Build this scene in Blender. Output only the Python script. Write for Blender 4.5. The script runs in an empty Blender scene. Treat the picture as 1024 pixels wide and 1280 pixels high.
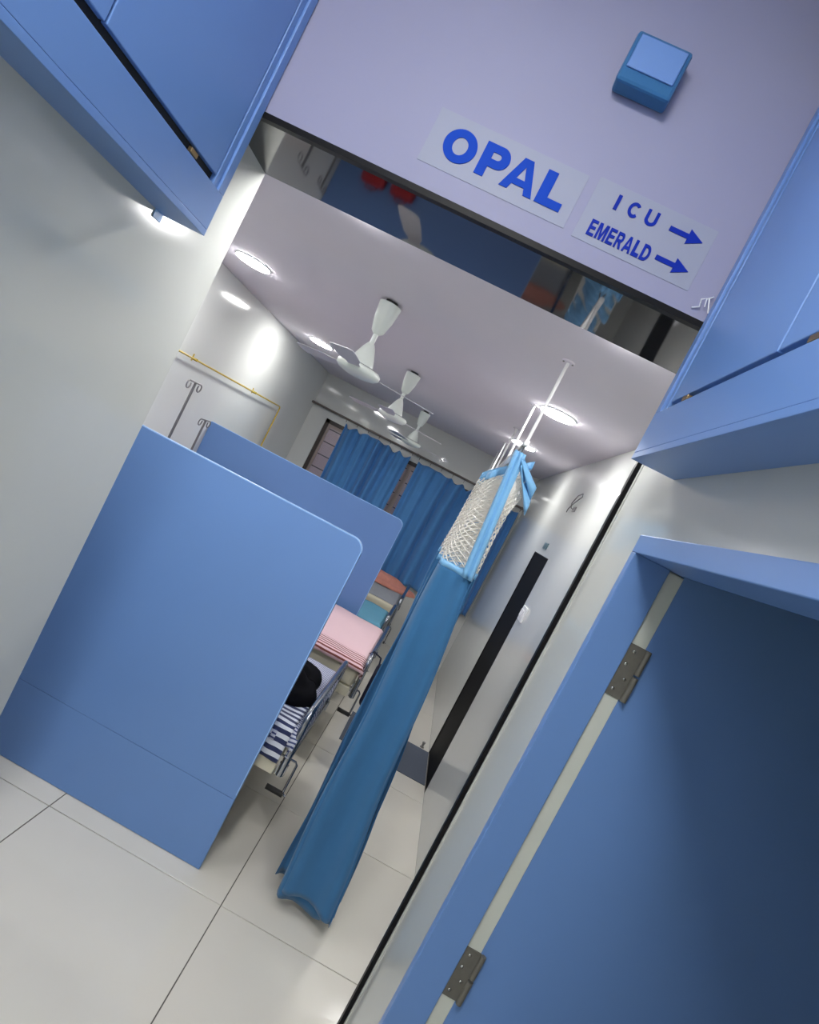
import bpy, bmesh, math, random
from mathutils import Matrix, Vector
random.seed(7)
PI = math.pi
S = bpy.context.scene
C = S.collection

# ------------------------------------------------------------------ camera
CAM_H = 1.83
cd = bpy.data.cameras.new('camera'); cam = bpy.data.objects.new('camera', cd); C.objects.link(cam)
cd.sensor_fit = 'VERTICAL'; cd.sensor_height = 24.0; cd.lens = 755.0 / 1280.0 * 24.0
cd.clip_start = 0.02; cd.clip_end = 60
RW = ((0.88549152, 0.07834766, 0.45800263), (-0.46017892, 0.01137449, 0.88775334), (0.06434385, -0.99686121, 0.04612595))
m = Matrix(RW).transposed().to_4x4(); m.translation = (0, 0, CAM_H)
cam.matrix_world = m
S.camera = cam
S.view_settings.view_transform = 'Standard'; S.view_settings.look = 'None'
S.view_settings.gamma = 1.0; S.view_settings.use_curve_mapping = False
S.view_settings.exposure = 0.42

# ------------------------------------------------------------------ world (dull daylight outside the window)
w = bpy.data.worlds.new('world'); S.world = w; w.use_nodes = True
w.node_tree.nodes['Background'].inputs[0].default_value = (0.55, 0.58, 0.66, 1)
w.node_tree.nodes['Background'].inputs[1].default_value = 0.8
LAMP = 88.0        # radiance of the round ward lights
LOBBY = 28.0       # radiance of the lobby ceiling panel

# ------------------------------------------------------------------ materials
MATS = {}
def srgb(r, g, b):
    f = lambda c: (c / 255 / 12.92) if c / 255 <= 0.04045 else ((c / 255 + 0.055) / 1.055) ** 2.4
    return (f(r), f(g), f(b), 1)
def mat(name, col, rough=0.5, metal=0.0, spec=0.5, coat=0.0, emit=0.0, var=0.04, scale=6.0, bump=0.0, bscale=40.0, trans=0.0, alpha=1.0, sheen=0.0):
    m = bpy.data.materials.new(name); m.use_nodes = True
    nt = m.node_tree; b = nt.nodes['Principled BSDF']
    b.inputs['Roughness'].default_value = rough; b.inputs['Metallic'].default_value = metal
    b.inputs['Specular IOR Level'].default_value = spec; b.inputs['Coat Weight'].default_value = coat
    b.inputs['Coat Roughness'].default_value = 0.04; b.inputs['Sheen Weight'].default_value = sheen
    b.inputs['Transmission Weight'].default_value = trans; b.inputs['Alpha'].default_value = alpha
    b.inputs['Base Color'].default_value = col
    tc = nt.nodes.new('ShaderNodeTexCoord')
    if var > 0:
        n = nt.nodes.new('ShaderNodeTexNoise'); n.inputs['Scale'].default_value = scale; n.inputs['Detail'].default_value = 4
        nt.links.new(tc.outputs['Object'], n.inputs['Vector'])
        r = nt.nodes.new('ShaderNodeMapRange'); r.inputs[3].default_value = 1 - var; r.inputs[4].default_value = 1 + var
        nt.links.new(n.outputs['Fac'], r.inputs[0])
        v = nt.nodes.new('ShaderNodeVectorMath'); v.operation = 'SCALE'; v.inputs[0].default_value = col[:3]
        nt.links.new(r.outputs[0], v.inputs['Scale']); nt.links.new(v.outputs[0], b.inputs['Base Color'])
    if bump > 0:
        n2 = nt.nodes.new('ShaderNodeTexNoise'); n2.inputs['Scale'].default_value = bscale; n2.inputs['Detail'].default_value = 3
        nt.links.new(tc.outputs['Object'], n2.inputs['Vector'])
        bp = nt.nodes.new('ShaderNodeBump'); bp.inputs['Strength'].default_value = bump; bp.inputs['Distance'].default_value = 0.01
        nt.links.new(n2.outputs['Fac'], bp.inputs['Height']); nt.links.new(bp.outputs[0], b.inputs['Normal'])
    if emit > 0:
        b.inputs['Emission Color'].default_value = (1.0, 0.99, 0.97, 1); b.inputs['Emission Strength'].default_value = emit
    MATS[name] = m
    return m
def stripes(name, a, b_, period, duty, axis, rough=0.9, wob=0.0, lo=None, hi=None):
    """two-colour woven stripes across one object axis, optionally only between lo and hi"""
    m = mat(name, a, rough, var=0, sheen=0.2); nt = m.node_tree; bs = nt.nodes['Principled BSDF']
    tc = nt.nodes.new('ShaderNodeTexCoord'); sx = nt.nodes.new('ShaderNodeSeparateXYZ')
    nt.links.new(tc.outputs['Object'], sx.inputs[0]); src = sx.outputs[axis]
    def math_(op, x, y=None):
        n = nt.nodes.new('ShaderNodeMath'); n.operation = op
        for i, q in enumerate((x, y)):
            if q is None: continue
            if isinstance(q, (int, float)): n.inputs[i].default_value = q
            else: nt.links.new(q, n.inputs[i])
        return n.outputs[0]
    src = math_('ADD', src, sx.outputs[2])          # follow the cloth down where it hangs over the edge
    if wob:
        no = nt.nodes.new('ShaderNodeTexNoise'); no.inputs['Scale'].default_value = 5; nt.links.new(tc.outputs['Object'], no.inputs['Vector'])
        src = math_('ADD', src, math_('MULTIPLY', no.outputs['Fac'], wob))
    f = math_('LESS_THAN', math_('FRACT', math_('ADD', math_('DIVIDE', src, period), 100.0)), duty)
    if lo is not None: f = math_('MULTIPLY', f, math_('GREATER_THAN', src, lo))
    if hi is not None: f = math_('MULTIPLY', f, math_('LESS_THAN', src, hi))
    mx = nt.nodes.new('ShaderNodeMix'); mx.data_type = 'RGBA'; mx.inputs[6].default_value = a; mx.inputs[7].default_value = b_
    nt.links.new(f, mx.inputs[0]); nt.links.new(mx.outputs[2], bs.inputs['Base Color'])
    return m

mat('wall', srgb(216, 218, 215), 0.10, spec=0.6, var=0.03, scale=2.5, bump=0.015, bscale=3)
mat('wall_lobby', srgb(198, 200, 195), 0.13, spec=0.6, var=0.04, scale=2.0, bump=0.012, bscale=3)
mat('wall_back', srgb(206, 207, 204), 0.05, spec=0.6, var=0.03, scale=2, bump=0.01, bscale=2)
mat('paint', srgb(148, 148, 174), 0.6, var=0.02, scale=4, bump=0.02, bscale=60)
mat('ceiling', srgb(216, 210, 220), 0.75, var=0.02, scale=3)
mat('granite', (0.010, 0.011, 0.013, 1), 0.05, spec=0.7, coat=0.15, var=0.5, scale=60)
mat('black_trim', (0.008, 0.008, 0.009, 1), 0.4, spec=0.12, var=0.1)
mat('black_door', (0.003, 0.003, 0.004, 1), 0.6, spec=0.15, var=0.1)
mat('tile', srgb(214, 210, 200), 0.10, spec=0.5, var=0.035, scale=3.5)
mat('grout', srgb(96, 92, 86), 0.9, var=0.1, scale=40)
mat('blue_laminate', srgb(106, 143, 200), 0.38, spec=0.4, var=0.03, scale=3)
mat('blue_edge', srgb(150, 190, 240), 0.3, spec=0.5, var=0.02)
mat('gap', (0.004, 0.004, 0.005, 1), 0.8, var=0)
mat('brass', srgb(150, 128, 96), 0.4, metal=1.0, var=0.1, scale=50)
mat('lipping', srgb(204, 208, 198), 0.55, var=0.06, scale=12)
mat('hinge_steel', srgb(112, 110, 102), 0.5, metal=0.3, var=0.15, scale=90)
mat('screw_steel', srgb(205, 205, 200), 0.25, metal=1.0, var=0)
mat('steel', srgb(160, 164, 172), 0.25, metal=1.0, var=0.06, scale=30)
mat('dark_steel', srgb(128, 126, 126), 0.4, metal=0.6, var=0.06, scale=30)
mat('white_metal', srgb(236, 236, 236), 0.35, var=0.01)
mat('cream', srgb(214, 208, 186), 0.4, var=0.04)
mat('fan_white', srgb(222, 228, 222), 0.3, var=0.02)
mat('fan_blade', srgb(190, 188, 194), 0.4, var=0.02)
mat('chrome_ring', srgb(190, 194, 190), 0.15, metal=1.0, var=0)
mat('black_plastic', (0.012, 0.012, 0.013, 1), 0.45, var=0.1)
mat('yellow_pipe', srgb(186, 158, 36), 0.35, var=0.05, scale=20)
mat('curtain', srgb(44, 104, 152), 0.85, var=0.06, scale=14, sheen=0.25, bump=0.05, bscale=300)
mat('window_curtain', srgb(74, 134, 194), 0.8, var=0.08, scale=10, sheen=0.25, bump=0.05, bscale=300)
mat('satin', srgb(122, 178, 222), 0.35, var=0.05, scale=20)
mat('net', srgb(232, 228, 220), 0.8, var=0.02)
mat('mattress', srgb(206, 200, 178), 0.8, var=0.05, scale=12)
mat('teal_sheet', srgb(92, 150, 176), 0.85, var=0.06, scale=9)
mat('grey_sheet', srgb(150, 154, 160), 0.9, var=0.12, scale=60)
mat('salmon', srgb(206, 138, 122), 0.9, var=0.2, scale=25)
mat('black_cloth', (0.004, 0.004, 0.006, 1), 0.95, spec=0.1, var=0.1)
mat('red_cloth', srgb(176, 22, 26), 0.8, var=0.1, scale=12)
mat('navy_cloth', srgb(18, 24, 48), 0.9, var=0.15, scale=20)
mat('window_frame', srgb(58, 48, 42), 0.4, var=0.1)
mat('window_rail', srgb(150, 136, 130), 0.35, metal=0.3, var=0.1)
mat('glass', (0.8, 0.82, 0.85, 1), 0.03, spec=0.5, var=0, trans=1.0)
mat('rod', srgb(112, 104, 98), 0.3, metal=0.7, var=0.05)
mat('switch_white', srgb(234, 236, 240), 0.3, var=0)
mat('sign_teal', srgb(96, 120, 128), 0.4, var=0)
mat('lettering', srgb(0, 66, 180), 0.6, spec=0.15, var=0)
mat('lettering_dark', srgb(4, 40, 156), 0.6, spec=0.15, var=0)
mat('sticker', srgb(150, 154, 172), 0.55, var=0.01)
mat('lamp', (1, 1, 1, 1), 0.4, var=0, emit=LAMP)
mat('spot_lamp', (1, 1, 1, 1), 0.4, var=0, emit=LAMP*2.5)
mat('lobby_lamp', (1, 1, 1, 1), 0.4, var=0, emit=LOBBY)
mat('shadow_slate', srgb(84, 92, 106), 0.75, var=0.08, scale=60)  # tone of the shadow band laid over the tiles
mat('outside_wall', srgb(178, 158, 160), 0.9, var=0.1, scale=2)
stripes('fine_stripe', srgb(206, 210, 226), srgb(62, 74, 128), 0.020, 0.42, 1, wob=0.02)
stripes('bold_stripe', srgb(222, 226, 236), srgb(40, 50, 92), 0.042, 0.5, 1, wob=0.03)
stripes('pink_stripe', srgb(224, 190, 196), srgb(120, 58, 52), 0.036, 0.42, 1, wob=0.012, hi=-0.32)

# ------------------------------------------------------------------ mesh helpers
class MB:
    def __init__(s): s.v = []; s.f = []; s.smooth = set()
    def add(s, vs, fs, smooth=False):
        o = len(s.v); s.v += [tuple(p) for p in vs]
        for f in fs:
            if smooth: s.smooth.add(len(s.f))
            s.f.append(tuple(i + o for i in f))
        return s
    def box(s, x0, x1, y0, y1, z0, z1):
        return s.add([(x0,y0,z0),(x1,y0,z0),(x1,y1,z0),(x0,y1,z0),(x0,y0,z1),(x1,y0,z1),(x1,y1,z1),(x0,y1,z1)],
                     [(0,3,2,1),(4,5,6,7),(0,1,5,4),(1,2,6,5),(2,3,7,6),(3,0,4,7)])
    def rbox(s, x0, x1, y0, y1, z0, z1, b=0.005, seg=2):
        bm = bmesh.new(); bmesh.ops.create_cube(bm, size=1)
        for v in bm.verts: v.co = ((x0+x1)/2 + v.co.x*(x1-x0), (y0+y1)/2 + v.co.y*(y1-y0), (z0+z1)/2 + v.co.z*(z1-z0))
        bmesh.ops.bevel(bm, geom=bm.edges[:], offset=b, segments=seg, profile=0.5, affect='EDGES')
        bm.verts.index_update()
        s.add([v.co for v in bm.verts], [[v.index for v in f.verts] for f in bm.faces]); bm.free(); return s
    def tube(s, pts, r, n=10, cap=True, closed=False):
        P = [Vector(p) for p in pts]; N = len(P); rs = r if isinstance(r, (list, tuple)) else [r]*N
        rings = []; up = None
        for i in range(N):
            a = P[(i-1) % N] if (i > 0 or closed) else P[i]; c = P[(i+1) % N] if (i < N-1 or closed) else P[i]
            t = (c - a).normalized()
            if up is None:
                up = Vector((0,0,1)) if abs(t.z) < 0.9 else Vector((1,0,0))
            u = (up - t*up.dot(t)).normalized(); v = t.cross(u); up = u
            rings.append([P[i] + (u*math.cos(2*PI*k/n) + v*math.sin(2*PI*k/n))*rs[i] for k in range(n)])
        vs = [p for r_ in rings for p in r_]; fs = []
        for i in range(N if closed else N-1):
            j = (i+1) % N
            for k in range(n): fs.append((i*n+k, i*n+(k+1) % n, j*n+(k+1) % n, j*n+k))
        s.add(vs, fs, True)
        if cap and not closed: s.add(rings[0], [tuple(range(n))[::-1]]); s.add(rings[-1], [tuple(range(n))])
        return s
    def lathe(s, prof, c=(0,0,0), n=24, smooth=True):
        vs = []; fs = []; N = len(prof)
        for r, z in prof:
            for k in range(n): vs.append((c[0]+r*math.cos(2*PI*k/n), c[1]+r*math.sin(2*PI*k/n), c[2]+z))
        for i in range(N-1):
            for k in range(n): fs.append((i*n+k, i*n+(k+1) % n, (i+1)*n+(k+1) % n, (i+1)*n+k))
        s.add(vs, fs, smooth)
        s.add(vs[:n], [tuple(range(n))]); s.add(vs[-n:], [tuple(range(n))[::-1]])
        return s
    def grid(s, fn, nu, nv, smooth=True):
        vs = [fn(i/nu, j/nv) for j in range(nv+1) for i in range(nu+1)]
        fs = [(j*(nu+1)+i, j*(nu+1)+i+1, (j+1)*(nu+1)+i+1, (j+1)*(nu+1)+i) for j in range(nv) for i in range(nu)]
        return s.add(vs, fs, smooth)
    def prism(s, poly, axis, a, b):
        """extrude a 2-D outline; axis 1: (x,z) outline along y; axis 0: (y,z) along x; axis 2: (x,y) along z"""
        n = len(poly)
        def P(p, d): return (d, p[0], p[1]) if axis == 0 else (p[0], d, p[1]) if axis == 1 else (p[0], p[1], d)
        vs = [P(p, a) for p in poly] + [P(p, b) for p in poly]
        fs = [tuple(range(n)), tuple(range(2*n-1, n-1, -1))] + [(i, n+i, n+(i+1) % n, (i+1) % n) for i in range(n)]
        return s.add(vs, fs)
    def build(s, name, material, parent=None, thick=0.0):
        me = bpy.data.meshes.new(name); me.from_pydata(s.v, [], s.f)
        for i in s.smooth: me.polygons[i].use_smooth = True
        bm = bmesh.new(); bm.from_mesh(me); bmesh.ops.recalc_face_normals(bm, faces=bm.faces[:]); bm.to_mesh(me); bm.free()
        me.materials.append(MATS[material]); me.update()
        o = bpy.data.objects.new(name, me); C.objects.link(o)
        if parent: o.parent = parent
        if thick: sm = o.modifiers.new('solidify', 'SOLIDIFY'); sm.thickness = thick; sm.offset = 0
        return o
def tag(o, label=None, cat=None, group=None, kind=None):
    if label: o['label'] = label
    if cat: o['category'] = cat
    if group: o['group'] = group
    if kind: o['kind'] = kind
    return o
def empty(name, loc=(0,0,0)):
    o = bpy.data.objects.new(name, None); C.objects.link(o); o.location = loc; o.empty_display_size = 0.1; return o
def struct(o, label, cat): return tag(o, label, cat, kind='structure')
def copy_tree(o, parent=None):
    c = o.copy(); C.objects.link(c); c.parent = parent
    for ch in list(o.children): copy_tree(ch, c)
    return c

# ------------------------------------------------------------------ main dimensions
Y1, Y2, ZS = 1.48, 1.833, 2.48             # header front, header back, header underside
XL, XC = -0.993, 0.428                     # corridor walls
WL, WR, YB, HC = -2.05, 0.70, 7.03, 2.52   # ward walls and ceiling
LH = 3.35                                  # lobby ceiling
YN = -3.4                                  # lobby end wall
PT = 1.528                                 # height of the bed partitions

# ------------------------------------------------------------------ floor of 0.8 m tiles
fl = MB().box(-2.3, 1.7, YN-0.1, YB+0.1, -0.08, -0.004).build('floor', 'grout'); struct(fl, 'floor of large pale glossy square tiles with dark joints', 'floor')
tb = MB(); g = 0.0022; tb.rbox(g, 0.8-g, g, 0.8-g, -0.006, 0.0, 0.0008, 1)
t0 = None
for i in range(-3, 3):
    for j in range(-8, 6):
        x = -0.098 + 0.8*i; y = 2.301 + 0.8*j
        if x > 1.6 or (x > 0.69 and (y > 1.6)) or (x < -1.7 and y < 1.4): continue
        if t0 is None: o = t0 = tb.build('tile', 'tile', fl)
        else: o = t0.copy(); C.objects.link(o)
        o.location = (x, y, 0)

# ------------------------------------------------------------------ ward shell
struct(MB().box(WL-0.1, WL, Y2-0.1, YB+0.1, 0, HC).build('wall_left', 'wall'), 'glossy white ward wall behind the yellow pipe', 'wall')
wr = MB(); DY0, DY1, DZ = 4.05, 4.735, 1.79
wr.box(WR, WR+0.12, Y2-0.1, DY0, 0, HC); wr.box(WR, WR+0.12, DY1, YB+0.1, 0, HC); wr.box(WR, WR+0.12, DY0, DY1, DZ, HC)
struct(wr.build('wall_right', 'wall'), 'glossy white ward wall around the tall black door', 'wall')
WX0, WX1, WZ0, WZ1 = -1.83, 0.45, 0.86, 2.04
wb = MB(); wb.box(WL, WX0, YB, YB+0.12, 0, HC); wb.box(WX1, WR, YB, YB+0.12, 0, HC); wb.box(WX0, WX1, YB, YB+0.12, 0, WZ0); wb.box(WX0, WX1, YB, YB+0.12, WZ1, HC)
struct(wb.build('wall_back', 'wall_back'), 'glossy grey-white far wall with the curtained window', 'wall')
struct(MB().box(WL-0.1, WR+0.12, Y2, YB+0.12, HC, HC+0.08).build('ceiling', 'ceiling'), 'plain pale lilac-grey ward ceiling', 'ceiling')
# window
w1 = empty('window_1', (0, YB, 0)); struct(w1, 'dark framed sliding window behind the blue curtains', 'window')
wf = MB(); wf.box(WX0, WX1, 0.02, 0.08, WZ1-0.045, WZ1); wf.box(WX0, WX1, 0.02, 0.08, WZ0, WZ0+0.045)
wf.box(WX0, WX0+0.045, 0.02, 0.08, WZ0, WZ1); wf.box(WX1-0.045, WX1, 0.02, 0.08, WZ0, WZ1)
wf.build('window_frame', 'window_frame', w1)
nb = 4; dw = (WX1-WX0-0.09)/nb
for i in range(nb):
    a = WX0+0.045+dw*i; y = 0.035+0.012*(i % 2); s = MB()
    s.box(a, a+0.03, y, y+0.02, WZ0+0.045, WZ1-0.045); s.box(a+dw-0.03, a+dw, y, y+0.02, WZ0+0.045, WZ1-0.045)
    s.box(a+0.03, a+dw-0.03, y, y+0.02, WZ0+0.045, WZ0+0.085); s.box(a+0.03, a+dw-0.03, y, y+0.02, WZ1-0.085, WZ1-0.045)
    sash = s.build('sash', 'window_rail', w1)
    MB().box(a+0.028, a+dw-0.028, y+0.008, y+0.012, WZ0+0.08, WZ1-0.08).build('pane', 'glass', sash)
gr = MB()
for i in range(7): gr.tube([(WX0+0.02, 0.10, WZ0+0.12+0.16*i), (WX1-0.02, 0.10, WZ0+0.12+0.16*i)], 0.006, 6)
for i in range(5): gr.tube([(WX0+0.25+0.45*i, 0.11, WZ0+0.02), (WX0+0.25+0.45*i, 0.11, WZ1-0.02)], 0.006, 6)
gr.build('window_grille', 'window_frame', w1)
struct(MB().box(-3.2, 2.0, YB+1.1, YB+1.2, -0.5, 3.2).build('wall_outside', 'outside_wall'), 'pinkish wall of the building beyond the window', 'wall')
# black door in the right wall
d2 = empty('door_2', (WR, DY0, 0)); struct(d2, 'tall narrow black door in the right ward wall', 'door')
MB().box(0.005, 0.04, 0.012, DY1-DY0-0.012, 0.004, DZ-0.012).build('door_leaf', 'black_door', d2)
f = MB(); f.box(0.0, 0.06, 0, 0.012, 0, DZ); f.box(0.0, 0.06, DY1-DY0-0.012, DY1-DY0, 0, DZ); f.box(0.0, 0.06, 0.012, DY1-DY0-0.012, DZ-0.012, DZ); f.build('door_frame', 'black_door', d2)

# ------------------------------------------------------------------ opening, header and corridor
hd = MB().box(XL, XC, Y1, Y2, ZS, LH).build('wall_header', 'paint'); struct(hd, 'white header above the ward opening, carrying the lettering', 'wall')
gs = MB().box(XL, XC, Y1, Y2, ZS-0.014, ZS).build('soffit_slab', 'granite', hd); gs['label'] = 'polished black granite underside'
MB().box(XL, XC, Y1-0.001, Y1+0.020, ZS-0.016, ZS-0.001).build('edge_strip', 'black_trim', hd)  # black strip standing in for a dark reflection along the soffit's near edge
struct(MB().box(WL-0.1, XL-0.1, Y2-0.1, Y2, 0, HC+0.08).build('wall_front_left', 'wall'), 'ward side of the wall left of the opening', 'wall')
struct(MB().box(XL-0.1, XL, YN, Y2, 0, LH).build('wall_corridor_left', 'wall_lobby'), 'glossy grey corridor wall under the left overhead cabinet', 'wall')
DRY0, DRY1, DRZ = 0.36, 1.463, 1.967
cr = MB(); TH = 0.13
cr.box(XC, XC+TH, DRY1, Y2, 0, LH); cr.box(XC, XC+TH, YN, DRY0, 0, LH); cr.box(XC, XC+TH, DRY0, DRY1, DRZ, LH)
cr.box(XC+TH, WR+0.12, Y2-0.1, Y2, 0, LH)
struct(cr.build('wall_corridor_right', 'wall_lobby'), 'glossy grey corridor wall around the open blue door', 'wall')
tr = MB().rbox(XC-0.017, XC+0.004, Y2-0.02, Y2+0.004, 0, ZS-0.014, 0.001).build('trim_1', 'black_trim'); struct(tr, 'thin black edge strip on the right side of the opening', 'trim')
tr = MB().rbox(XC-0.004, XC, Y2-0.034, Y2-0.02, 0, ZS-0.014, 0.001).build('trim_2', 'wall_lobby'); struct(tr, 'thin white bead beside the black edge strip', 'trim')
struct(MB().box(XL-0.1, 1.6, YN-0.1, YN, 0, LH).build('wall_corridor_end', 'wall_lobby'), 'corridor end wall behind the viewer', 'wall')
struct(MB().box(XL-0.1, 1.6, YN-0.1, Y1, LH, LH+0.08).build('ceiling_corridor', 'ceiling'), 'pale ceiling of the corridor', 'ceiling')
sr = MB(); sr.box(1.5, 1.6, YN, Y2-0.1, 0, LH); sr.box(XC+TH, 1.5, 1.62, 1.72, 0, LH); sr.box(XC+TH, 1.5, 0.2, 0.3, 0, LH); sr.box(XC+TH, 1.5, 0.3, 1.62, 2.5, 2.58)
struct(sr.build('wall_side_room', 'wall_lobby'), 'walls of the small room behind the open blue door', 'wall')

# the open blue door
d1 = empty('door_1', (XC, DRY1, 0)); struct(d1, 'open blue laminate door with steel hinge in a blue frame', 'door')
fw = 0.045; dd = 0.078
j = MB(); j.rbox(-0.012, dd, -0.030, 0.0, 0, DRZ-fw, 0.002); j.build('frame_jamb', 'blue_laminate', d1)
j = MB(); j.rbox(-0.012, dd, DRY0-DRY1, DRY0-DRY1+0.03, 0, DRZ-fw, 0.002); j.build('frame_jamb', 'blue_laminate', d1)
j = MB(); j.rbox(-0.012, dd+0.04, DRY0-DRY1, 0.0, DRZ-fw, DRZ, 0.002); j.build('frame_head', 'blue_laminate', d1)
lf = MB().rbox(dd+0.038, dd+0.92, -0.022, 0.013, 0.008, DRZ+0.06, 0.0015).build('door_leaf', 'blue_laminate', d1)
ls = MB().rbox(dd, dd+0.038, -0.0225, 0.013, 0.008, DRZ-fw-0.004, 0.001).build('edge_strip', 'lipping', lf); ls['label'] = 'bare pale edge strip'
for hz in (1.666, 0.84, 0.26):
    h = MB().rbox(dd, dd+0.040, -0.0265, -0.0225, hz-0.066, hz+0.066, 0.001)
    h.tube([(dd+0.045, -0.030, hz-0.066), (dd+0.045, -0.030, hz-0.003)], 0.0075, 12); h.tube([(dd+0.045, -0.030, hz+0.003), (dd+0.045, -0.030, hz+0.066)], 0.0066, 12)
    ho = h.build('hinge', 'hinge_steel', d1)
    for a, b in ((0.012, -0.048), (0.026, -0.018), (0.012, 0.016), (0.016, 0.05)):
        MB().lathe([(0.0042, 0), (0.0042, 0.001), (0.002, 0.002)], n=10).build('screw', 'screw_steel', ho)
        sc = ho.children[-1]; sc.rotation_euler = (PI/2, 0, 0); sc.location = (dd+a, -0.0265, hz+b)

# overhead cabinets
def overhead_cabinet(name, label, side, xwall, xfront, z0, y0, y1, zsl, ztop):
    t = empty(name, (xwall, y1, z0)); tag(t, label, 'cabinet')
    L = y0 - y1; d = xfront - xwall                        # local: x from 0 at the wall to d at the front, y from L to 0
    s = 1 if d > 0 else -1
    b = MB(); xa, xb = sorted((0, d - s*0.02)); b.box(xa, xb, L, 0, 0, ztop-z0); b.build('body', 'gap', t)
    xa, xb = sorted((0.0, d))
    bo = MB(); bo.rbox(xa, xb, L, 0, -0.004, 0.012, 0.001); bo.build('bottom_board', 'blue_laminate', t)
    xa, xb = sorted((d - s*0.03, d))
    r = MB(); r.rbox(xa, xb, L, 0, 0.012, zsl-z0, 0.0015); r.build('bottom_rail', 'blue_laminate', t)
    st = MB(); st.rbox(xa, xb, -0.030, 0, zsl-z0, ztop-z0, 0.0015); st.build('stile', 'blue_laminate', t)
    xa, xb = sorted((d - s*0.03, d - s*0.006))
    st = MB(); st.rbox(xa, xb, -0.052, -0.030, zsl-z0, ztop-z0, 0.0015); st.build('stile', 'blue_laminate', t)
    xa, xb = sorted((d - s*0.026, d - s*0.008))
    y = -0.055
    while y - 0.46 > L - 0.01:
        dr = MB(); dr.rbox(xa, xb, y-0.455, y, zsl-z0+0.024, ztop-z0-0.01, 0.002); do = dr.build('cabinet_door', 'blue_laminate', t)
        k = MB(); k.rbox(*sorted((d - s*0.012, d - s*0.002)), y-0.13, y-0.10, zsl-z0+0.004, zsl-z0+0.015, 0.001); k.build('latch', 'brass', do)
        y -= 0.46
    xa, xb = sorted((d - s*0.03, d - s*0.004))
    return t
overhead_cabinet('overhead_cabinet', 'blue laminate overhead cabinet on the left corridor wall, meeting the header', 1, XL, -0.871, 2.142, -0.05, Y1-0.004, 2.246, 3.05)
overhead_cabinet('overhead_cabinet', 'blue laminate overhead cabinet above the open blue door', -1, XC, 0.316, 2.122, -0.05, Y1-0.004, 2.238, 3.05)
o = MB().rbox(XL+0.0005, XL+0.004, 1.440, 1.475, 2.118, 2.139, 0.0006).build('hanging_tag', 'blue_edge'); tag(o, 'small pale blue scrap hanging under the left overhead cabinet', 'tag')

# ------------------------------------------------------------------ lettering on the header
def ell(cx, cz, rx, rz, n=40, a0=0, a1=2*PI): return [(cx+rx*math.cos(a0+(a1-a0)*k/n), cz+rz*math.sin(a0+(a1-a0)*k/n)) for k in range(n + (0 if abs(a1-a0-2*PI) < 1e-6 else 1))]
def letter(ch):
    """outlines in a unit box (width, height 1) for bold upright capitals; later outlines are holes"""
    if ch == 'O': return [ell(.5,.5,.5,.5), ell(.5,.5,.225,.265)]
    if ch == 'P': return [[(0,0),(.34,0),(.34,.33),(.55,.33)] + ell(.62,.665,.38,.335,20,-PI/2,PI/2) + [(0,1)], [(.34,.57),(.55,.57)] + ell(.55,.67,.13,.1,12,-PI/2,PI/2) + [(.34,.77)]]
    if ch == 'A': return [[(0,0),(.25,0),(.31,.19),(.69,.19),(.75,0),(1,0),(.64,1),(.36,1)], [(.37,.38),(.63,.38),(.5,.76)]]
    if ch == 'L': return [[(0,0),(1,0),(1,.245),(.40,.245),(.40,1),(0,1)]]
    if ch == 'I': return [[(0,0),(1,0),(1,1),(0,1)]]
    if ch == 'C': return [ell(.5,.5,.5,.5,40,.75,2*PI-.75) + ell(.5,.5,.26,.3,40,2*PI-.75,.75)]
    if ch == 'U': return [[(0,1),(0,.4)] + ell(.5,.36,.5,.36,24,PI,2*PI) + [(1,1),(.74,1),(.74,.42)] + ell(.5,.38,.24,.18,20,2*PI,PI) + [(.26,1)]]
    if ch == 'E': return [[(0,0),(1,0),(1,.18),(.32,.18),(.32,.42),(.92,.42),(.92,.6),(.32,.6),(.32,.82),(.98,.82),(.98,1),(0,1)]]
    if ch == 'M': return [[(0,0),(.22,0),(.22,.72),(.4,0),(.6,0),(.78,.72),(.78,0),(1,0),(1,1),(.68,1),(.5,.36),(.32,1),(0,1)]]
    if ch == 'R': return [[(0,0),(.28,0),(.28,.38),(.42,.38),(.7,0),(1,0),(.72,.42)] + ell(.66,.7,.32,.3,20,-PI/2+.3,PI/2) + [(0,1)], [(.28,.56),(.55,.56)] + ell(.58,.69,.13,.12,12,-PI/2,PI/2) + [(.28,.81)]]
    if ch == 'D': return [[(0,0),(.4,0)] + ell(.45,.5,.55,.5,28,-PI/2,PI/2) + [(0,1)], [(.3,.19),(.42,.19)] + ell(.44,.5,.28,.31,20,-PI/2,PI/2) + [(.3,.81)]]
def outline_part(name, outs, x, z, w_, h_, y, material, parent, depth=0.001):
    cu = bpy.data.curves.new(name, 'CURVE'); cu.dimensions = '2D'; cu.fill_mode = 'BOTH'; cu.extrude = depth
    for pts in outs:
        sp = cu.splines.new('POLY'); sp.points.add(len(pts)-1); sp.use_cyclic_u = True
        for p, q in zip(sp.points, pts): p.co = (x+q[0]*w_, z+q[1]*h_, 0, 1)
    tmp = bpy.data.objects.new(name, cu); C.objects.link(tmp)
    dg = bpy.context.evaluated_depsgraph_get(); me = bpy.data.meshes.new_from_object(tmp.evaluated_get(dg))
    bpy.data.objects.remove(tmp); bpy.data.curves.remove(cu)
    me.materials.clear(); me.materials.append(MATS[material]); me.name = name
    o = bpy.data.objects.new(name, me); C.objects.link(o); o.parent = parent
    o.rotation_euler = (PI/2, 0, 0); o.location = (0, y, 0)
    return o
ARROW = [[(0,.34),(.56,.34),(.56,0),(1,.5),(.56,1),(.56,.66),(0,.66)]]
sg = empty('ward_sign', (0, Y1, 0)); tag(sg, 'bold blue OPAL lettering on a pale sticker above the opening', 'sign')
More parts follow.
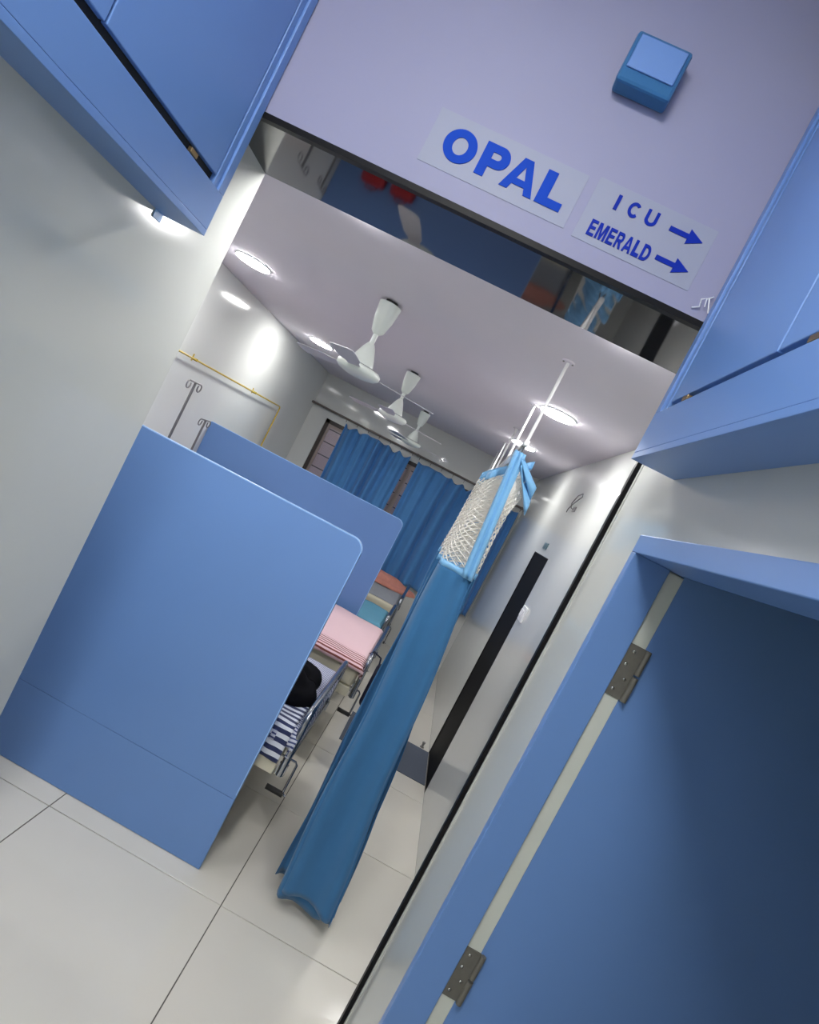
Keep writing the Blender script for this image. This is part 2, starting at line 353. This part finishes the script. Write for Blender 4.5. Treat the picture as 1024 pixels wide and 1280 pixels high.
MB().rbox(-0.475, -0.080, -0.0012, -0.0002, 2.535, 2.672, 0.0003, 1).build('sticker', 'sticker', sg)
for ch, x, w_ in (('O', -0.435, 0.085), ('P', -0.336, 0.070), ('A', -0.268, 0.086), ('L', -0.174, 0.066)):
    outline_part('letter', letter(ch), x, 2.563, w_, 0.083, -0.0022, 'lettering', sg)
sg = empty('direction_sign', (0, Y1, 0)); tag(sg, 'small blue ICU and EMERALD lettering with two arrows beside OPAL', 'sign')
MB().rbox(-0.055, 0.250, -0.0012, -0.0002, 2.528, 2.682, 0.0003, 1).build('sticker', 'sticker', sg)
for ch, x, w_ in (('I', 0.003, 0.009), ('C', 0.036, 0.030), ('U', 0.081, 0.030)):
    outline_part('letter', letter(ch), x, 2.625, w_, 0.037, -0.0022, 'lettering_dark', sg)
x = -0.027
for ch in 'EMERALD':
    w_ = 0.025 if ch == 'M' else 0.021 if ch in 'AD' else 0.018
    outline_part('letter', letter(ch), x, 2.546, w_, 0.039, -0.0022, 'lettering_dark', sg); x += w_ + 0.0033
outline_part('arrow', ARROW, 0.144, 2.623, 0.084, 0.037, -0.0022, 'lettering_dark', sg)
outline_part('arrow', ARROW, 0.146, 2.549, 0.084, 0.037, -0.0022, 'lettering_dark', sg)
bx = empty('wall_box', (0, Y1, 0)); tag(bx, 'small blue box fixed high on the header above the lettering', 'box')
MB().rbox(-0.13, 0.006, -0.05, 0, 2.868, 2.99, 0.008).build('casing', 'curtain', bx)
MB().rbox(-0.12, -0.004, -0.054, -0.05, 2.90, 2.98, 0.003).build('cover', 'blue_laminate', bx)
wi = MB(); wi.tube([(0.315, Y1-0.004, 2.50), (0.30, Y1-0.012, 2.53), (0.285, Y1-0.012, 2.52), (0.29, Y1-0.006, 2.505), (0.275, Y1-0.004, 2.497)], 0.0018, 6)
wi.tube([(0.31, Y1-0.004, 2.54), (0.296, Y1-0.012, 2.525), (0.30, Y1-0.010, 2.508)], 0.0015, 6)
tag(wi.build('loose_wire', 'white_metal'), 'short loose white wire at the header corner by the right cabinet', 'wire')

# ------------------------------------------------------------------ bed partitions
def partition(y, xr, label):
    t = empty('bed_partition', ((WL+xr)/2, y, 0)); tag(t, label, 'partition', 'blue bed partitions')
    hw = (xr-WL)/2; r = 0.055; th = 0.013; zsm = 0.335
    MB().rbox(-hw+0.002, hw, -th, th, 0.002, zsm-0.0012, 0.002).build('lower_board', 'blue_laminate', t)
    poly = [(-hw+0.002, zsm+0.0012), (hw, zsm+0.0012)] + [(hw-r+r*math.cos(a*PI/16), PT-0.004-r+r*math.sin(a*PI/16)) for a in range(9)] + [(-hw+0.002, PT-0.004)]
    MB().prism(poly, 1, -th, th).build('upper_board', 'blue_laminate', t)
    e = MB(); path = [(hw-0.001, z) for z in (zsm+0.02, 0.9, PT-r)] + [(hw-r+r*math.cos(a*PI/16), PT-r+r*math.sin(a*PI/16)) for a in range(1, 9)] + [(-hw+0.004, PT)]
    inner = [(hw-0.005, z) for z in (zsm+0.02, 0.9, PT-r)] + [(hw-r+(r-0.004)*math.cos(a*PI/16), PT-r+(r-0.004)*math.sin(a*PI/16)) for a in range(1, 9)] + [(-hw+0.004, PT-0.004)]
    e.prism(path + inner[::-1], 1, -th-0.0008, th+0.0008)
    e.build('edge_band', 'blue_edge', t)
    MB().rbox(-hw+0.002, hw-0.004, -th+0.003, th-0.003, zsm-0.0012, zsm+0.0012, 0.0004, 1).build('seam', 'gap', t)
    return t
partition(2.418, -0.252, 'large blue bed partition nearest the viewer')
partition(4.713, -0.300, 'blue bed partition standing behind the pink bed')

# ------------------------------------------------------------------ beds
def bed(x_head, x_foot, y0, y1, ztop, bow, label, mlab):
    L = x_foot - x_head; W = y1 - y0; t = empty('hospital_bed', (x_head, y0, 0)); tag(t, label, 'bed', 'hospital beds')
    zf = ztop - 0.16
    f = MB(); f.rbox(0.03, L-0.03, 0.02, 0.06, zf-0.06, zf, 0.004); f.rbox(0.03, L-0.03, W-0.06, W-0.02, zf-0.06, zf, 0.004)
    for k in range(6): a = 0.05+(L-0.14)*k/5; f.box(a, a+0.04, 0.06, W-0.06, zf-0.05, zf-0.008)
    f.build('bed_frame', 'cream', t)
    for a in (0.10, L-0.36):
        for b in (0.05, W-0.05):
            lg = MB().tube([(a, b, 0.09), (a, b, zf-0.05)], 0.018, 10).build('leg', 'cream', t)
            cw = MB().lathe([(0.004, -0.014), (0.035, -0.014), (0.04, -0.008), (0.04, 0.008), (0.035, 0.014), (0.004, 0.014)], n=18).build('caster', 'black_plastic', lg)
            cw.rotation_euler = (PI/2, 0, 0); cw.location = (a, b, 0.041)
    mt = MB().rbox(0.03, L-0.025, 0.02, W-0.02, zf, ztop, 0.03, 3).build('mattress', 'mattress', t)
    for nm, a, hgt in (('head_bow', 0.0, bow+0.18), ('foot_bow', L, bow)):
        p = [(a, 0.03, zf-0.05)] + [(a, 0.03, hgt-0.05)] + [(a, 0.03+0.05*(1-math.cos(q*PI/10)), hgt-0.05+0.05*math.sin(q*PI/10)) for q in range(1, 6)]
        p2 = [(x_, W-y_, z_) for x_, y_, z_ in p][::-1]
        m_ = MB().tube(p + p2, 0.0155, 12); m_.tube([(a, 0.03, zf-0.01), (a, W-0.03, zf-0.01)], 0.012, 10)
        m_.box(a-0.02, a+0.02, 0.03, 0.05, zf-0.05, zf); m_.box(a-0.02, a+0.02, W-0.05, W-0.03, zf-0.05, zf)
        m_.build(nm, 'steel', t)
    cy = 0.32*W; cz = zf - 0.10
    ck = MB(); ck.tube([(L-0.3, cy, cz), (L+0.03, cy, cz), (L+0.04, cy, cz-0.012), (L+0.04, cy, cz-0.16), (L+0.05, cy, cz-0.17), (L+0.06, cy, cz-0.17)], 0.006, 8)
    ck.rbox(L-0.03, L+0.005, cy-0.03, cy+0.03, cz-0.02, cz+0.045, 0.003)
    co = ck.build('crank', 'steel', t)
    MB().tube([(L-0.045, cy, cz-0.17), (L+0.045, cy, cz-0.17)], 0.014, 12).build('crank_grip', 'black_plastic', co)
    return t
bed(-1.98, -0.145, 2.50, 3.42, 0.66, 0.755, 'hospital bed with striped bedding right behind the nearest partition', '')
bed(-1.85, -0.035, 3.58, 4.62, 0.71, 0.765, 'hospital bed under the pink sheet', '')
bed(-1.93, -0.075, 4.80, 5.44, 0.68, 0.775, 'hospital bed with a teal sheet behind the second partition', '')
bed(-1.93, -0.055, 5.66, 6.72, 0.70, 0.80, 'hospital bed by the window with grey sheet and salmon blanket', '')
random.seed(3)
def drape(name, material, x0, x1, y0, y1, z, over_y0, over_x1, label, cat, wr=0.004, drop=0.12, over_y1=0.0):
    """a sheet lying on a mattress; hangs over its near side (y0) by over_y0 and over its foot (x1) by over_x1. Object origin at the sheet's centre"""
    cx, cy = (x0+x1)/2, (y0+y1)/2; R = 0.03
    def fold(d):                              # distance past the edge -> (out, down)
        if d <= 0: return d, 0.0
        a = min(d/R, PI/2); return R*math.sin(a), R*(1-math.cos(a)) + max(0, d-R*PI/2)
    sx, sy = x1-R, y0+R
    U0, U1 = x0, sx + over_x1 + R*PI/2*(1 if over_x1 > 0 else 0.3); V0, V1 = sy - over_y0 - R*PI/2*(1 if over_y0 > 0 else 0.3), y1
    ph = random.random()*6
    def fn(u, v):
        X = U0+(U1-U0)*u; Y = V0+(V1-V0)*v
        ox, dx = fold(X-sx); oy, dy = fold(sy-Y)
        n = math.sin(X*9+ph)*math.sin(Y*7+ph*2)+0.6*math.sin(X*23+Y*17+ph)
        px = sx+ox + (0.012*math.sin(Y*30+ph) if dx > R else 0); py = sy-oy - (0.008*abs(math.sin(X*26+ph)) if dy > R else 0)
        return (px-cx, py-cy, wr*n*(1 if dx+dy < 0.02 else 0) - max(dx, dy))
    o = MB().grid(fn, 60, 40).build(name, material, None, 0.004); o.location = (cx, cy, z+0.004+wr*1.2)
    return tag(o, label, cat)
drape('bed_sheet', 'fine_stripe', -1.2, -0.150, 2.52, 3.40, 0.66, 0.06, 0.10, 'pale sheet with fine blue stripes on the nearest bed', 'sheet')
drape('striped_blanket', 'bold_stripe', -1.0, -0.158, 2.515, 2.84, 0.668, 0.15, 0.0, 'navy and white boldly striped blanket on the nearest bed', 'blanket', 0.007)
drape('pink_sheet', 'pink_stripe', -1.4, -0.045, 3.57, 4.60, 0.71, 0.015, 0.05, 'pink sheet with brown striped border over the second bed', 'sheet', 0.003)
drape('teal_sheet', 'teal_sheet', -1.4, -0.09, 4.80, 5.42, 0.68, 0.05, 0.04, 'plain teal sheet on the third bed', 'sheet')
drape('grey_sheet', 'grey_sheet', -1.4, -0.07, 5.70, 6.40, 0.70, 0.0, 0.04, 'grey speckled sheet on the bed nearest the window', 'sheet')
def lump(name, material, c, r, label, cat, n=26, seed=1, amp=0.35):
    rnd = random.Random(seed); ph = [rnd.random()*6 for _ in range(6)]
    def fn(u, v):
        a = 2*PI*u; t = v; rr = 1 + amp*(0.5*math.sin(2*a+ph[0])+0.3*math.sin(3*a+ph[1])+0.25*math.sin(5*a+ph[2]))
        k = math.sin(t*PI/2) ; h = math.cos(t*PI/2)
        return (r[0]*rr*k*math.cos(a), r[1]*rr*k*math.sin(a), r[2]*h*(1+0.3*math.sin(7*a*0+9*k+ph[3])*k) + 0.006*math.sin(4*a+ph[4])*k)
    o = MB().grid(fn, n*2, n).build(name, material, None, 0.004); o.location = c
    return tag(o, label, cat)
lump('black_garment', 'black_cloth', (-0.35, 2.95, 0.676), (0.19, 0.27, 0.075), 'crumpled black garment on the nearest striped bed', 'garment', seed=5, amp=0.25)
lump('salmon_blanket', 'salmon', (-0.42, 6.50, 0.716), (0.42, 0.20, 0.10), 'crumpled salmon pink blanket on the bed nearest the window', 'blanket', seed=8, amp=0.2)
b = empty('hanging_bag', (0.02, 3.76, 0.46)); tag(b, 'navy cloth bag hanging at the foot of the pink bed', 'bag')
MB().rbox(0.0, 0.10, -0.12, 0.14, 0, 0.235, 0.03, 3).build('bag_body', 'navy_cloth', b)
MB().tube([(0.02, -0.05, 0.22), (0.0, -0.05, 0.31), (-0.055, -0.045, 0.326), (-0.073, -0.04, 0.30)], 0.006, 8).build('strap', 'navy_cloth', b)

for bxx, lab in ((-1.72, 'red cloth bag, left of the pair seen reflected in the black header underside'), (-1.47, 'red cloth bag, right of the pair seen reflected in the black header underside')):
    rb = empty('red_bag', (bxx, 4.685, 1.012)); tag(rb, lab, 'bag', 'red bags hanging on the second partition')
    MB().rbox(-0.10, 0.10, -0.085, 0.0, 0, 0.20, 0.028, 3).build('bag_body', 'red_cloth', rb)
    MB().tube([(-0.05, -0.04, 0.19)] + [(-0.05*math.cos(a*PI/8), -0.03, 0.20+0.03*math.sin(a*PI/8)) for a in range(9)] + [(0.05, -0.04, 0.19)], 0.006, 8).build('handle', 'red_cloth', rb)
    MB().tube([(0, 0.012, 0.225), (0, -0.03, 0.225), (0, -0.035, 0.238)], 0.004, 8).build('hook', 'steel', rb)

# ------------------------------------------------------------------ stands beside the beds
def iv_stand(x, y, h, rot, label):
    t = empty('drip_stand', (x, y, 0)); t.rotation_euler.z = rot; tag(t, label, 'drip stand', 'drip stands')
    MB().tube([(0, 0, 0.10), (0, 0, h)], 0.008, 10).build('pole', 'dark_steel', t)
    hk = MB(); hk.tube([(0, -0.075, h), (0, 0.075, h)], 0.005, 8)
    for s in (-1, 1): hk.tube([(0, s*(0.072+0.024*math.sin(a*PI/6)), h-0.024+0.024*math.cos(a*PI/6)) for a in range(0, 11)], 0.0045, 8)
    hk.build('hook_bar', 'dark_steel', t)
    bs = MB(); bs.lathe([(0.02, 0.08), (0.028, 0.09), (0.028, 0.12), (0.012, 0.15)], n=14)
    bs.build('hub', 'dark_steel', t)
    for k in range(4):
        a = PI/4+k*PI/2; e = (0.16*math.cos(a), 0.16*math.sin(a)); l = MB().tube([(0.02*math.cos(a), 0.02*math.sin(a), 0.1), (e[0], e[1], 0.06)], 0.009, 8).build('foot', 'dark_steel', t)
        c = MB().lathe([(0.003, -0.008), (0.022, -0.008), (0.022, 0.008), (0.003, 0.008)], n=14).build('caster', 'black_plastic', l); c.rotation_euler = (PI/2, 0, a); c.location = (e[0], e[1], 0.024)
iv_stand(-1.715, 3.50, 1.765, 0.0, 'grey drip stand with two hooks rising behind the nearest partition')
iv_stand(-1.905, 4.28, 1.540, 0.0, 'shorter drip stand at the corner of the second partition')

# ------------------------------------------------------------------ yellow gas pipe
gp = empty('gas_pipe', (WL, 0, 0)); tag(gp, 'thin yellow gas pipe clamped along the left ward wall', 'pipe')
xo = 0.035
MB().tube([(xo, 2.2, 1.893), (xo, 5.90, 1.893)] + [(xo, 5.90+0.03*math.sin(a*PI/10), 1.863+0.03*math.cos(a*PI/10)) for a in range(1, 6)] + [(xo, 5.93, 0.5)], 0.0062, 10).build('tube', 'yellow_pipe', gp)
for y in (2.75, 3.98, 5.18):
    c = MB(); c.rbox(0.001, 0.043, y-0.006, y+0.006, 1.884, 1.902, 0.002); c.rbox(0.001, 0.004, y-0.008, y+0.008, 1.875, 1.925, 0.001); c.build('clamp', 'yellow_pipe', gp)
c = MB(); c.rbox(0.001, 0.045, 5.91, 5.95, 1.255, 1.275, 0.002); c.build('clamp', 'yellow_pipe', gp)

# ------------------------------------------------------------------ ceiling lights
def lamp(x, y, label, k=1.0, em='lamp'):
    t = empty('ceiling_light', (x, y, HC)); tag(t, label, 'light', 'round ward ceiling lights')
    MB().lathe([(0.088*k, -0.006), (0.106*k, -0.006), (0.110*k, -0.002), (0.110*k, 0.0)], n=36).build('trim_ring', 'white_metal', t)
    MB().lathe([(0.098*k, -0.011), (0.098*k, -0.006)], n=36).build('diffuser', em, t)
lamp(-1.64, 3.33, 'round ceiling light nearest the left wall corner')
lamp(-1.64, 5.03, 'round ceiling light at the far left beyond the first fan')
lamp(-1.64, 1.89, 'small downlight hidden just behind the left end of the header', 0.45, 'spot_lamp')
lamp(0.262, 1.888, 'small downlight hidden just behind the right end of the header', 0.45, 'spot_lamp')
lamp(-0.69, 1.888, 'small downlight hidden just behind the middle of the header', 0.45, 'spot_lamp')
lamp(0.262, 3.345, 'large round ceiling light beside the white drop rods')
lamp(0.258, 5.02, 'round ceiling light just above the hanging mesh-topped curtain')
for ly, lab in ((-0.02, 'square corridor ceiling light just behind the viewer'), (-2.35, 'square corridor ceiling light by the corridor end wall')):
  t = empty('lobby_light', (-0.52 if ly > -1 else -0.4, ly, LH)); tag(t, lab, 'light', 'square corridor lights')
  MB().rbox(-0.32, 0.32, -0.32, 0.32, -0.012, 0, 0.003).build('frame', 'white_metal', t)
  MB().box(-0.30, 0.30, -0.30, 0.30, -0.016, -0.012).build('diffuser', 'lobby_lamp', t)

# ------------------------------------------------------------------ ceiling fans
def fan(x, y, rot, label):
    t = empty('ceiling_fan', (x, y, HC)); t.rotation_euler.z = rot; tag(t, label, 'fan', 'ceiling fans')
    MB().lathe([(0.014, -0.165), (0.030, -0.150), (0.046, -0.09), (0.054, -0.022), (0.054, -0.016)], n=28).build('canopy', 'fan_white', t)
    MB().lathe([(0.03, -0.016), (0.03, 0.0)], n=16).build('ceiling_hook', 'black_plastic', t)
    MB().tube([(0, 0, -0.23), (0, 0, -0.15)], 0.012, 12).build('down_rod', 'fan_white', t)
    mo = MB().lathe([(0.016, -0.21), (0.030, -0.235), (0.050, -0.285), (0.060, -0.315), (0.060, -0.322)], n=32).build('motor_cowl', 'fan_white', t)
    bd = MB().lathe([(0.04, -0.322), (0.098, -0.326), (0.108, -0.335), (0.108, -0.352), (0.090, -0.366), (0.05, -0.376), (0.02, -0.378)], n=36).build('motor', 'fan_white', t)
    MB().lathe([(0.070, -0.324), (0.078, -0.320), (0.084, -0.3245)], n=36).build('chrome_ring', 'chrome_ring', bd)
    for k in range(3):
        b = MB(); pr = [(0.10, 0.028), (0.16, 0.03), (0.20, 0.045), (0.33, 0.052), (0.41, 0.05), (0.425, 0.03)]
        up = [(r_, w_, -0.345+0.0 + 0.12*w_) for r_, w_ in pr]; dn = [(r_, -w_, -0.345-0.12*w_) for r_, w_ in pr]
        vs = up + dn; n = len(pr); fs = [(i, i+1, n+i+1, n+i) for i in range(n-1)]
        o = b.add(vs, fs).build('blade', 'fan_blade', t, 0.003); o.rotation_euler.z = 2*PI*k/3
fan(-0.69, 2.765, 0.52, 'white ceiling fan nearest the opening')
fan(-0.69, 4.24, 0.52, 'white ceiling fan in the middle of the row')
fan(-0.70, 6.05, 0.1, 'white ceiling fan farthest back near the window')

# ------------------------------------------------------------------ window curtains and their rod
rd = empty('curtain_rod', (0, YB, 0)); tag(rd, 'long metal curtain rod across the far wall', 'curtain rod')
MB().tube([(WL, -0.09, 2.135), (WR, -0.09, 2.135)], 0.0125, 12).build('rod', 'rod', rd)
for x in (-2.03, -0.66, 0.67):
    MB().rbox(x-0.012, x+0.012, -0.10, 0, 2.12, 2.15, 0.002).build('bracket', 'rod', rd)
def window_curtain(x0, x1, zt, zb, nf, label, seed):
    rnd = random.Random(seed); t = empty('window_curtain', (x0, YB-0.09, zb)); tag(t, label, 'curtain', 'blue window curtains')
    W = x1-x0; nh = max(4, round(W/0.14)); ph = [rnd.random()*6 for _ in range(4)]
    def fn(u, v):
        z = (zt-zb)*v; q = nf*2*PI*u
        a = 0.036 + 0.016*math.sin(q*0.31+ph[0]) + 0.010*(1-v)
        y = a*math.sin(q + 0.9*math.sin(3.1*u*2*PI/2+ph[1]) + 0.35*math.sin(4*v+ph[2])) + 0.012*math.sin(2.3*q+ph[3])*v
        sag = 0.05*abs(math.sin(nh*PI*u))**1.3 * (0.6+0.5*math.sin(u*9+ph[1])) * max(0, (v-0.75)/0.25)
        x = W*u + 0.010*math.sin(q*1.0+2)*(1-v*0.5) + 0.03*(1-v)*math.sin(u*5+ph[3])
        x = min(max(x, 0.0), W)
        return (x, y, z - sag)
    MB().grid(fn, int(nf*14), 40).build('fabric', 'window_curtain', t, 0.003)
    for k in range(nh+1):
        u = k/nh; r = MB().tube([(W*u, 0.018*math.sin(a*PI/6), zt-zb+0.035+0.022*math.cos(a*PI/6)) for a in range(12)], 0.0022, 6, closed=True); r.build('ring', 'rod', t)
window_curtain(-1.585, -0.72, 2.085, 0.75, 5.5, 'left blue window curtain with gathered folds on the far wall', 4)
window_curtain(-0.625, 0.665, 2.075, 0.735, 6.5, 'right blue window curtain hanging in the far corner', 11)

# ------------------------------------------------------------------ cubicle curtain on its hung track
TX, TZ = 0.128, 2.165
tk = empty('curtain_track', (TX, 2.34, TZ)); tag(tk, 'white bed curtain track hung from the ceiling by thin rods', 'curtain track')
MB().rbox(-0.010, 0.010, 0, 4.4, -0.012, 0.010, 0.003).build('track', 'white_metal', tk)
for k in range(5):
    y = 0.04+1.01*k; p = MB().tube([(0, y, 0.008), (0, y, HC-TZ-0.004)], 0.0065, 10); p = p.build('drop_rod', 'white_metal', tk)
    q = MB().lathe([(0.024, HC-TZ-0.006), (0.026, HC-TZ-0.002), (0.026, HC-TZ)], (0, y, 0), n=18).build('ceiling_plate', 'ceiling', p)
    for s in (-1, 1): MB().lathe([(0.004, HC-TZ-0.009), (0.004, HC-TZ-0.006)], (s*0.019, y, 0), n=8).build('screw', 'dark_steel', p)
cc = empty('bed_curtain', (TX, 2.40, 0.06)); tag(cc, 'gathered blue bed curtain with white mesh top hanging near the opening', 'curtain')
ZM, ZT = 1.60, 2.125
NP = 7.0
def cpos(u, z, shrink=1.0):
    """u runs along the gathered cloth from its near edge; z is height above the floor"""
    k = min(1.0, max(0.0, (z-0.06)/(ZM-0.06)))
    xc = 0.198*(1-k) + 0.118*k; A = 0.140*(1-k) + 0.083*k
    if z > ZM:
        q = (z-ZM)/(ZT-ZM); xc += 0.012*q; A *= 1-0.12*q; xc -= 0.010*q
    s = math.sin(2*PI*NP*u + PI*0.5)
    tri = math.copysign(abs(s)**0.8, s)
    x = xc + A*tri*(1-0.10*math.sin(5*u*PI+1)) + 0.006*math.sin(z*7+u*20)
    y = 2.385 + 0.95*u*(0.75+0.25*k) + 0.012*math.sin(z*3+u*31) + (0.010+0.010*(1-k))*math.sin(2*PI*NP*4.4*u+0.8+0.5*math.sin(z*2))
    return x, y, z
def ztop(u):
    return ZT - 0.006 - 0.115*(0.5-0.5*math.sin(2*PI*NP*u + PI*0.5))**1.2
def cl(p): return (p[0]-TX, p[1]-2.40, p[2]-0.06)
fb = MB().grid(lambda u, v: cl(cpos(u, 0.065+(ZM-0.065)*v + (0.028*math.sin(u*44)*(1-v)**6))), 200, 60).build('fabric', 'curtain', cc, 0.003)
hm = MB().grid(lambda u, v: cl(cpos(u, ZM-0.012+0.026*v)), 200, 2).build('mesh_hem', 'satin', cc, 0.005); hm['label'] = 'light blue seam under the mesh'
# open net: thin cords along both diagonals of the cloth
net = MB(); NU, NV = 168, 34
def npt(i, j): return Vector(cl(cpos(i/NU, ZM+0.012+(ztop(i/NU)-0.03-ZM-0.012)*j/NV)))
def cord(a, b, r=0.0021):
    d = (b-a)
    if d.length < 1e-6: return
    t_ = d.normalized(); n_ = t_.orthogonal().normalized()*r; q_ = t_.cross(n_)
    net.add([a+n_, a-n_*0.5+q_*0.87, a-n_*0.5-q_*0.87, b+n_, b-n_*0.5+q_*0.87, b-n_*0.5-q_*0.87], [(0,1,4,3), (1,2,5,4), (2,0,3,5)])
for i in range(0, NU):
    for j in range(NV):
        if (i+j) % 2 == 0: cord(npt(i, j), npt(i+1, j+1))
        else: cord(npt(i+1, j), npt(i, j+1))
no = net.build('mesh_top', 'net', cc); no['kind'] = 'stuff'; no['label'] = 'white open mesh upper panel'
MB().grid(lambda u, v: cl(cpos(u, ztop(u)-0.034+0.034*v)), 200, 3).build('heading_band', 'satin', cc, 0.004)
# light blue near edge strip and drooping corner flap
MB().grid(lambda u, v: (lambda z: (0.186-0.040*((z-ZM)/(ZT-ZM)) - 0.044 + 0.046*u - TX, 2.370+0.010*math.sin(u*PI*4+1+v*2)-2.40, z-0.06))(ZM-0.01+(ZT-ZM+0.01)*v), 8, 24).build('edge_strip', 'satin', cc, 0.004)
def flap(u, v): 
    x = 0.138 + 0.105*u + 0.012*v; z = 2.118 - 0.085*u - 0.125*v*(0.35+0.65*u) + 0.008*math.sin(v*14)
    return (x-TX, 2.375+0.03*u+0.014*math.sin(v*11+u*3)-2.40, z-0.06)
MB().grid(flap, 14, 14).build('corner_flap', 'satin', cc, 0.004)
fn_ = MB(); keep = net; net = fn_
def fpt(i, j):
    u, v = i/9, j/8
    x = 0.152+0.062*u*(1-0.35*v); z = 2.025-0.05*u-0.10*v
    return Vector((x-TX, 2.392+0.03*u-2.40, z-0.06))
for i in range(9):
    for j in range(8): cord(fpt(i, j), fpt(i+1, j+1)); cord(fpt(i+1, j), fpt(i, j+1))
fo = fn_.build('mesh_flap', 'net', cc); fo['kind'] = 'stuff'
hk = MB(); hk.tube([(0, -0.01, 0.045+ZT-0.06), (0.0, -0.01, 0.01+ZT-0.06), (0.010, -0.012, -0.012+ZT-0.06)], 0.0035, 6); hk.tube([(0, -0.01, 0.045+ZT-0.06), (-0.016, -0.012, -0.004+ZT-0.06)], 0.003, 6)
hk.build('hook', 'dark_steel', cc)

# ------------------------------------------------------------------ right wall details and floor shadow strip
sw = empty('switch_plate', (WR, 3.90, 1.406)); tag(sw, 'white switch plate on the wall beside the black door', 'switch')
MB().rbox(-0.014, 0, -0.075, 0.075, -0.05, 0.05, 0.003).build('plate', 'switch_white', sw)
for k in range(3): MB().rbox(-0.020, -0.014, -0.055+0.04*k, -0.025+0.04*k, -0.025, 0.025, 0.002).build('rocker', 'switch_white', sw)
o = MB().rbox(WR-0.008, WR, 4.30, 4.45, 1.838, 1.885, 0.002).build('door_sign', 'sign_teal'); tag(o, 'small grey-teal sign above the black door', 'sign')
wc = empty('wire_loop', (WR, 4.03, 2.19)); tag(wc, 'loop of dark wire sticking out of the right wall', 'wire')
MB().tube([(0, 0.03, -0.035), (-0.02, 0.05, -0.03), (-0.035, 0.02, 0.0), (-0.04, -0.10, 0.05), (-0.03, -0.16, 0.065), (-0.02, -0.13, 0.05), (-0.025, 0.0, 0.005), (-0.02, 0.14, -0.035), (-0.01, 0.2, -0.055)], 0.004, 8).build('wire', 'dark_steel', wc)
MB().rbox(-0.008, 0, -0.02, 0.05, -0.05, -0.015, 0.002).build('wire_clip', 'dark_steel', wc)
o = MB().rbox(0.02, WR-0.004, 4.155, 4.715, 0.0, 0.006, 0.002).build('shadow_strip', 'shadow_slate'); tag(o, 'slate grey strip painting a shadow band on the floor in front of the black door', 'shadow strip')  # thin dark slab standing in for a band of shadow across the floor
ds = empty('door_stop', (0.635, 4.757, 0)); tag(ds, 'tiny metal door stop on the floor beside the grey shadow strip', 'door stop')
MB().lathe([(0.018, 0), (0.018, 0.004), (0.009, 0.008), (0.009, 0.03), (0.013, 0.034), (0.013, 0.044), (0.006, 0.048)], n=16).build('post', 'dark_steel', ds)
